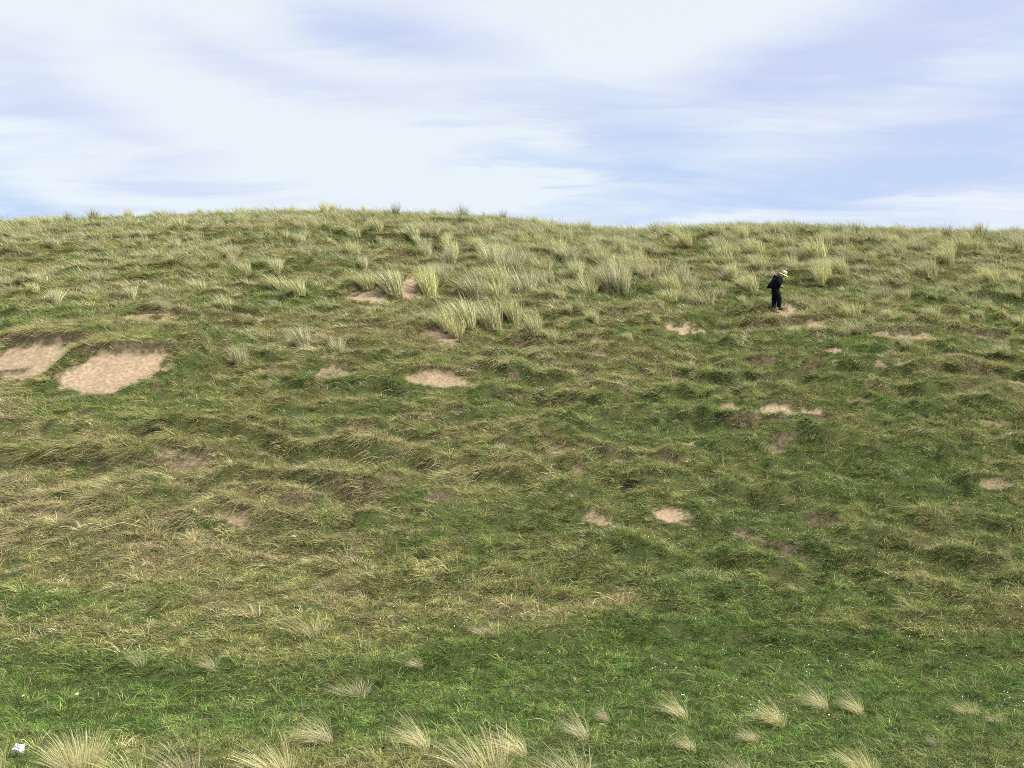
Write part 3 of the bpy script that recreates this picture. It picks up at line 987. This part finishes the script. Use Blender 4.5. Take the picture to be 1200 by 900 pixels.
# ------------------------------------------------------------------ the person
M_SKIN = plain('skin', (.55, .34, .25), .55); M_HAIR = plain('hair_grey', (.10, .085, .07), .7)
M_JACK = plain('jacket_black', (.007, .008, .013), .9, .3, 30, .1, var=.3); M_TROU = plain('trousers_black', (.006, .006, .008), .9, .3, 30, .1, var=.3)
M_BOOT = plain('boot_dark', (.018, .016, .015), .6); M_HAT = plain('hat_cream', (.60, .53, .37), .8, .3, 120); M_BAND = plain('hat_band', (.16, .13, .09), .8)
M_PACK = plain('pack_black', (.007, .007, .010), .85, .3, 60, .15, var=.3); M_GREY = plain('pack_patch', (.32, .34, .35), .6)


def skin_mesh(name, verts, edges, radii, mat, parent=None, sub=2):
    me = bpy.data.meshes.new(name + '_cage'); me.from_pydata([Vector(v) for v in verts], edges, [])
    o = bpy.data.objects.new(name, me); COL.objects.link(o)
    sk = o.modifiers.new('skin', 'SKIN'); sk.use_smooth_shade = True
    layer = me.skin_vertices[0].data
    for i, r in enumerate(radii):
        layer[i].radius = (r, r) if not isinstance(r, tuple) else r
        layer[i].use_root = (i == 0)
    ss = o.modifiers.new('sub', 'SUBSURF'); ss.levels = sub; ss.render_levels = sub
    bpy.context.view_layer.update()
    dg = bpy.context.evaluated_depsgraph_get()
    m2 = bpy.data.meshes.new_from_object(o.evaluated_get(dg))
    m2.name = name; o.modifiers.clear(); o.data = m2
    m2.materials.clear(); m2.materials.append(mat)
    for p in m2.polygons: p.use_smooth = True
    if parent: o.parent = parent
    return o


pfx, pfy = hit(909.5, 364.5)
# skeleton: x is the way the person faces
V = []; E = []; RD = []


BEND = R(9)


def bend(p):
    if p[2] < .95: return p
    k = min(1, (p[2] - .95) / .1)
    a = BEND * k; x_, z_ = p[0], p[2] - .95
    return (x_ * math.cos(a) + z_ * math.sin(a), p[1], .95 + z_ * math.cos(a) - x_ * math.sin(a))


def vert(p, r, frm=None):
    V.append(bend(p)); RD.append(r)
    if frm is not None: E.append((frm, len(V) - 1))
    return len(V) - 1


pel = vert((0, 0, .93), .13)
wai = vert((.02, 0, 1.08), .125, pel); che = vert((.085, 0, 1.27), .125, wai); nb_ = vert((.15, 0, 1.40), .06, che)
nk = vert((.195, 0, 1.465), .055, nb_); hd = vert((.25, 0, 1.52), .088, nk); ht = vert((.275, 0, 1.60), .075, hd)
for s in (1, -1):
    sh = vert((.10, .15 * s, 1.34), .032, che); el = vert((.06, .235 * s, 1.12), .038, sh); wr = vert((.22, .12 * s, 1.035), .03, el)
    pm = vert((.285, .085 * s, 1.02), .034, wr)
    for f_i, (oy, l, cz) in enumerate(((.030, .052, -.012), (.010, .062, -.016), (-.010, .058, -.018), (-.028, .046, -.02))):
        k1 = vert((.315, .085 * s + oy * s, 1.012), .0095, pm); k2 = vert((.315 + l * .7, .08 * s + oy * s, 1.012 + cz), .0085, k1)
        vert((.315 + l, .075 * s + oy * s, 1.012 + cz * 3), .007, k2)
    t1 = vert((.28, (.085 - .035) * s, 1.045), .011, pm); vert((.32, (.085 - .05) * s, 1.05), .009, t1)
    hp = vert((0, .095 * s, .86), .095, pel)
    kx = .11 if s < 0 else -.08
    kn = vert((kx + .03, .105 * s, .48), .062, hp); an = vert((kx - .005, .105 * s, .10), .036, kn)
    vert((kx + .11, .113 * s, .05), .024, an)
person = skin_mesh('person', V, E, RD, M_SKIN)
SC = 0.985
gz_ = float(hZ(pfx, pfy))
person.location = (pfx, pfy, gz_ + .015); person.rotation_euler = (0, 0, R(-14)); person.scale = (SC, SC, SC)
tag(person, 'person in black jacket and trousers and cream hat, bowing over folded hands', 'person')
# jacket
V, E, RD = [], [], []
a0 = vert((.0, 0, .86), .19); a1 = vert((.005, 0, .97), .19, a0); a2 = vert((.025, 0, 1.1), .19, a1); a3 = vert((.085, 0, 1.27), .21, a2); a4 = vert((.14, 0, 1.39), .16, a3); vert((.18, 0, 1.45), .10, a4)
skin_mesh('jacket', V, E, RD, M_JACK, person)
for s in (1, -1):
    V, E, RD = [], [], []
    s0 = vert((.10, .11 * s, 1.37), .10); sh = vert((.10, .18 * s, 1.35), .105, s0); el = vert((.06, .245 * s, 1.12), .085, sh); vert((.21, .128 * s, 1.041), .058, el)
    skin_mesh('sleeve', V, E, RD, M_JACK, person)
V, E, RD = [], [], []
t0 = vert((0, 0, .93), .15)
for s in (1, -1):
    hp = vert((0, .095 * s, .84), .15, t0); kx = .11 if s < 0 else -.08
    kn = vert((kx + .03, .105 * s, .48), .118, hp); k3 = vert((kx + .005, .105 * s, .25), .095, kn); vert((kx, .105 * s, .08), .092, k3)
skin_mesh('trousers', V, E, RD, M_TROU, person)
for s in (1, -1):
    kx = .11 if s < 0 else -.08
    V, E, RD = [], [], []
    b0 = vert((kx - .03, .105 * s, .06), .075); b1 = vert((kx + .06, .11 * s, .055), .072, b0); vert((kx + .16, .118 * s, .04), .058, b1)
    skin_mesh('boot', V, E, RD, M_BOOT, person)
# hair and face
V, E, RD = [], [], []
h0 = vert((.215, 0, 1.50), .07); h1 = vert((.235, 0, 1.56), .088, h0); vert((.262, 0, 1.61), .078, h1)
skin_mesh('hair', V, E, RD, M_HAIR, person)
V, E, RD = [], [], []
n0 = vert((.325, 0, 1.535), .02); vert((.352, 0, 1.505), .016, n0)
skin_mesh('nose', V, E, RD, M_SKIN, person, 1)
for s in (1, -1):
    bm = bmesh.new(); bmesh.ops.create_uvsphere(bm, u_segments=8, v_segments=6, radius=.012)
    ey = bm_obj('eye', bm, M_HAIR, person); ey.location = bend((.325, .03 * s, 1.55))
    bm = bmesh.new(); bmesh.ops.create_uvsphere(bm, u_segments=8, v_segments=6, radius=.026)
    bmesh.ops.scale(bm, vec=(.8, .35, 1.1), verts=bm.verts)
    er = bm_obj('ear', bm, M_SKIN, person); er.location = bend((.235, .088 * s, 1.53))
bm = bmesh.new(); bmesh.ops.create_uvsphere(bm, u_segments=8, v_segments=6, radius=.022); bmesh.ops.scale(bm, vec=(.4, 1, .3), verts=bm.verts)
mo = bm_obj('mouth', bm, plain('lips', (.36, .16, .13), .5), person); mo.location = bend((.325, 0, 1.475))


def lathe(prof, seg=32, sx=1.0, sy=1.0):
    bm = bmesh.new(); rings = []
    for r, z in prof:
        rings.append([bm.verts.new((r * math.cos(2 * math.pi * k / seg) * sx, r * math.sin(2 * math.pi * k / seg) * sy, z)) for k in range(seg)])
    for a, b in zip(rings, rings[1:]):
        for k in range(seg):
            bm.faces.new((a[k], a[(k + 1) % seg], b[(k + 1) % seg], b[k]))
    bm.faces.new(rings[-1])
    return bm


hat_prof = [(.095, -.002), (.145, -.024), (.168, -.031), (.170, -.024), (.145, -.014), (.104, .006), (.102, .05), (.092, .095), (.066, .120), (.03, .118), (.005, .112)]
hat = bm_obj('hat', lathe(hat_prof, 36, 1.06, .95), M_HAT, person)
hat.location = bend((.268, 0, 1.590)); hat.rotation_euler = (R(20), R(30), 0); hat.scale = (1.06, 1.06, 1.12)
band = bm_obj('hat_band', lathe([(.1055, .008), (.1065, .012), (.1045, .03), (.103, .031)], 36, 1.06, .95), M_BAND, hat)

# backpack, its own thing
bp = bpy.data.objects.new('backpack', None); link(bp)
bp.location = person.location; bp.rotation_euler = person.rotation_euler; bp.scale = person.scale
tag(bp, 'bulky black backpack with a pale grey patch, worn by the person on the slope', 'backpack')


def soft_box(sx, sy, sz, bev, taper=0.0):
    bm = bmesh.new(); bmesh.ops.create_cube(bm, size=1)
    bmesh.ops.scale(bm, vec=(sx, sy, sz), verts=bm.verts)
    for v in bm.verts:
        if v.co.z > 0: v.co.y *= 1 - taper; v.co.x *= 1 - taper
    bmesh.ops.bevel(bm, geom=bm.edges[:], offset=bev, segments=4, profile=.6, affect='EDGES')
    return bm


lean = R(20) + BEND
b = bm_obj('pack_body', soft_box(.21, .32, .46, .06, .12), M_PACK, bp); b.location = bend((-.125, 0, 1.17)); b.rotation_euler = (0, lean, 0)
b = bm_obj('front_pocket', soft_box(.10, .26, .22, .04, .1), M_PACK, bp); b.location = bend((-.26, 0, 1.04)); b.rotation_euler = (0, lean, 0)
b = bm_obj('top_lid', soft_box(.21, .30, .11, .045, .1), M_PACK, bp); b.location = bend((-.035, 0, 1.425)); b.rotation_euler = (0, lean, 0)
b = bm_obj('grey_patch', soft_box(.10, .20, .03, .01), M_GREY, bp); b.location = bend((-.04, 0, 1.487)); b.rotation_euler = (0, lean, 0)
for s in (1, -1):
    V, E, RD = [], [], []
    pts = [(-.03, .10 * s, 1.40), (.06, .105 * s, 1.475), (.19, .105 * s, 1.42), (.235, .12 * s, 1.27), (.17, .15 * s, 1.13), (-.03, .16 * s, 1.02)]
    pr = None
    for q in pts: pr = vert(q, .02, pr)
    skin_mesh('shoulder_strap', V, E, RD, M_PACK, bp, 1)

# ------------------------------------------------------------------ sky, sun
SUN_EL, SUN_AZ = R(43), R(116)           # azimuth clockwise from the view direction (+y)
w = bpy.data.worlds.new('World'); scene.world = w; w.use_nodes = True
nt = w.node_tree; nt.nodes.clear(); L = nt.links.new
out = nt.nodes.new('ShaderNodeOutputWorld')
sky = N(nt, 'ShaderNodeTexSky', sky_type='NISHITA'); sky.sun_disc = False
sky.sun_elevation = SUN_EL; sky.sun_rotation = SUN_AZ; sky.air_density = 1.0; sky.dust_density = 1.5
bg1 = N(nt, 'ShaderNodeBackground'); bg1.inputs['Strength'].default_value = .12
L(sky.outputs[0], bg1.inputs[0])
tc = N(nt, 'ShaderNodeTexCoord')
sep = N(nt, 'ShaderNodeSeparateXYZ'); L(tc.outputs['Generated'], sep.inputs[0])


def mth(op, a, b=None, c=None):
    n = N(nt, 'ShaderNodeMath', operation=op)
    for i, v in enumerate((a, b, c)):
        if v is None: continue
        if isinstance(v, (int, float)): n.inputs[i].default_value = v
        else: L(v, n.inputs[i])
    return n.outputs[0]


zz = mth('ADD', mth('MAXIMUM', sep.outputs['Z'], 0.0), .10)
cx_ = mth('DIVIDE', sep.outputs['X'], zz); cy_ = mth('DIVIDE', sep.outputs['Y'], zz)
cmb = N(nt, 'ShaderNodeCombineXYZ'); L(cx_, cmb.inputs[0]); L(cy_, cmb.inputs[1])
# cloud layer seen on a flat deck overhead, streaks running slightly across the view
rot = N(nt, 'ShaderNodeMapping'); rot.inputs['Rotation'].default_value = (0, 0, R(-12)); rot.inputs['Scale'].default_value = (.55, 1.35, 1)
L(cmb.outputs[0], rot.inputs[0])
nA = N(nt, 'ShaderNodeTexNoise', Scale=.9, Detail=6.0, Roughness=.52, Distortion=.35); L(rot.outputs[0], nA.inputs['Vector'])
nB = N(nt, 'ShaderNodeTexNoise', Scale=3.0, Detail=7.0, Roughness=.6, Distortion=.6); L(rot.outputs[0], nB.inputs['Vector'])
az = mth('ARCTAN2', sep.outputs['X'], sep.outputs['Y']); el = mth('ARCSINE', sep.outputs['Z'])
wa = mth('MULTIPLY', mth('SUBTRACT', nA.outputs['Fac'], .5), .5); wb = mth('MULTIPLY', mth('SUBTRACT', nB.outputs['Fac'], .5), .09)
azw = mth('ADD', az, wa); elw = mth('ADD', el, mth('ADD', mth('MULTIPLY', wa, .22), wb))


def blob(px, py, spx, spy, tilt, amp):
    ax, tz = tan_el(px, py)
    a0 = math.atan(ax); e0 = math.atan(tz / math.sqrt(1 + ax * ax))
    da = mth('SUBTRACT', azw, a0); de = mth('SUBTRACT', mth('SUBTRACT', elw, e0), mth('MULTIPLY', da, tilt))
    q = mth('ADD', mth('POWER', mth('ABSOLUTE', mth('DIVIDE', da, spx / F)), 2.0), mth('POWER', mth('ABSOLUTE', mth('DIVIDE', de, spy / F)), 2.0))
    return mth('MULTIPLY', mth('EXPONENT', mth('MULTIPLY', q, -1.0)), amp)


def total(lst):
    s = lst[0]
    for q in lst[1:]: s = mth('ADD', s, q)
    return s


# grey lavender undersides of the cloud deck, and thinner bluish gaps low down
lav = total([blob(330, 88, 150, 26, -.12, .75), blob(80, 112, 130, 30, -.25, .75), blob(490, 40, 150, 34, -.2, .8), blob(900, 95, 230, 45, .12, .75),
             blob(1080, 30, 220, 50, .1, .55), blob(620, 150, 150, 30, -.25, .6), blob(1050, 190, 260, 45, .12, .7), blob(230, 225, 180, 18, .0, .35), blob(1250, 120, 200, 90, 0, .5)])
blu = total([blob(560, 198, 110, 15, -.05, .75), blob(880, 228, 240, 26, .06, .55), blob(700, 215, 190, 26, .05, .6), blob(-20, 240, 120, 24, -.1, .8), blob(680, 150, 130, 30, -.3, .45), blob(1150, 170, 180, 34, .05, .4), blob(640, 262, 420, 9, 0, .3)])
wht = total([blob(690, 60, 130, 45, -.1, .8), blob(250, 40, 200, 45, -.1, .5), blob(250, 150, 260, 35, -.12, .5), blob(600, 225, 130, 8, 0, .9), blob(1090, 225, 150, 9, -.1, .7), blob(350, 185, 240, 25, 0, .4), blob(560, 232, 160, 8, 0, .5)])
rot2 = N(nt, 'ShaderNodeMapping'); rot2.inputs['Rotation'].default_value = (0, 0, R(-8)); rot2.inputs['Scale'].default_value = (.55, 2.6, 1)
L(cmb.outputs[0], rot2.inputs[0])
nC = N(nt, 'ShaderNodeTexNoise', Scale=2.2, Detail=8.0, Roughness=.62, Distortion=.9); L(rot2.outputs[0], nC.inputs['Vector'])
nBs = mth('ADD', mth('SUBTRACT', nB.outputs['Fac'], .5), mth('MULTIPLY', mth('SUBTRACT', nC.outputs['Fac'], .5), 1.5))
nAs = mth('SUBTRACT', nA.outputs['Fac'], .5)
lavf = mth('SUBTRACT', mth('ADD', mth('ADD', lav, mth('MULTIPLY', nAs, .9)), mth('MULTIPLY', nBs, .9)), mth('MULTIPLY', wht, .55))
bluf = mth('SUBTRACT', mth('ADD', mth('ADD', blu, mth('MULTIPLY', nBs, 1.1)), mth('MULTIPLY', nAs, -.5)), mth('MULTIPLY', wht, .7))


def clamp01(v):
    n = N(nt, 'ShaderNodeClamp'); L(v, n.inputs[0]); return n.outputs[0]


c1 = N(nt, 'ShaderNodeMix', data_type='RGBA'); c1.inputs[6].default_value = (.85, .925, .985, 1); c1.inputs[7].default_value = (.635, .695, .935, 1); L(clamp01(lavf), c1.inputs[0])
c2 = N(nt, 'ShaderNodeMix', data_type='RGBA'); c2.inputs[7].default_value = (.54, .69, .95, 1); L(c1.outputs[2], c2.inputs[6]); L(clamp01(bluf), c2.inputs[0])
bg2 = N(nt, 'ShaderNodeBackground'); bg2.inputs['Strength'].default_value = .585; L(c2.outputs[2], bg2.inputs[0])
mx = N(nt, 'ShaderNodeMixShader'); mx.inputs[0].default_value = .93
L(bg1.outputs[0], mx.inputs[1]); L(bg2.outputs[0], mx.inputs[2]); L(mx.outputs[0], out.inputs[0])

sd = bpy.data.lights.new('Sun', 'SUN'); sd.energy = 4.8; sd.angle = R(4); sd.color = (1.0, .95, .86)
so = bpy.data.objects.new('Sun', sd); link(so)
d = Vector((math.sin(SUN_AZ) * math.cos(SUN_EL), math.cos(SUN_AZ) * math.cos(SUN_EL), math.sin(SUN_EL)))
so.rotation_euler = d.to_track_quat('Z', 'Y').to_euler(); so.location = (20, -20, 40)

# ------------------------------------------------------------------ camera and view
cd = bpy.data.cameras.new('Camera'); cam = bpy.data.objects.new('Camera', cd); link(cam)
cd.sensor_fit = 'HORIZONTAL'; cd.angle = 2 * math.atan(600 / F); cd.clip_start = .1; cd.clip_end = 6000
cam.location = (0, 0, ZC); cam.rotation_euler = (R(90) + PITCH, 0, 0)
scene.camera = cam
scene.view_settings.view_transform = 'Standard'; scene.view_settings.look = 'None'
scene.view_settings.exposure = .78; scene.view_settings.gamma = 1
scene.render.engine = 'CYCLES'
scene.cycles.max_bounces = 4; scene.cycles.diffuse_bounces = 3; scene.cycles.transmission_bounces = 2; scene.cycles.glossy_bounces = 1
scene.cycles.use_denoising = False
scene.cycles.pixel_filter_type = 'BLACKMAN_HARRIS'; scene.cycles.filter_width = .95
scene.render.film_transparent = False
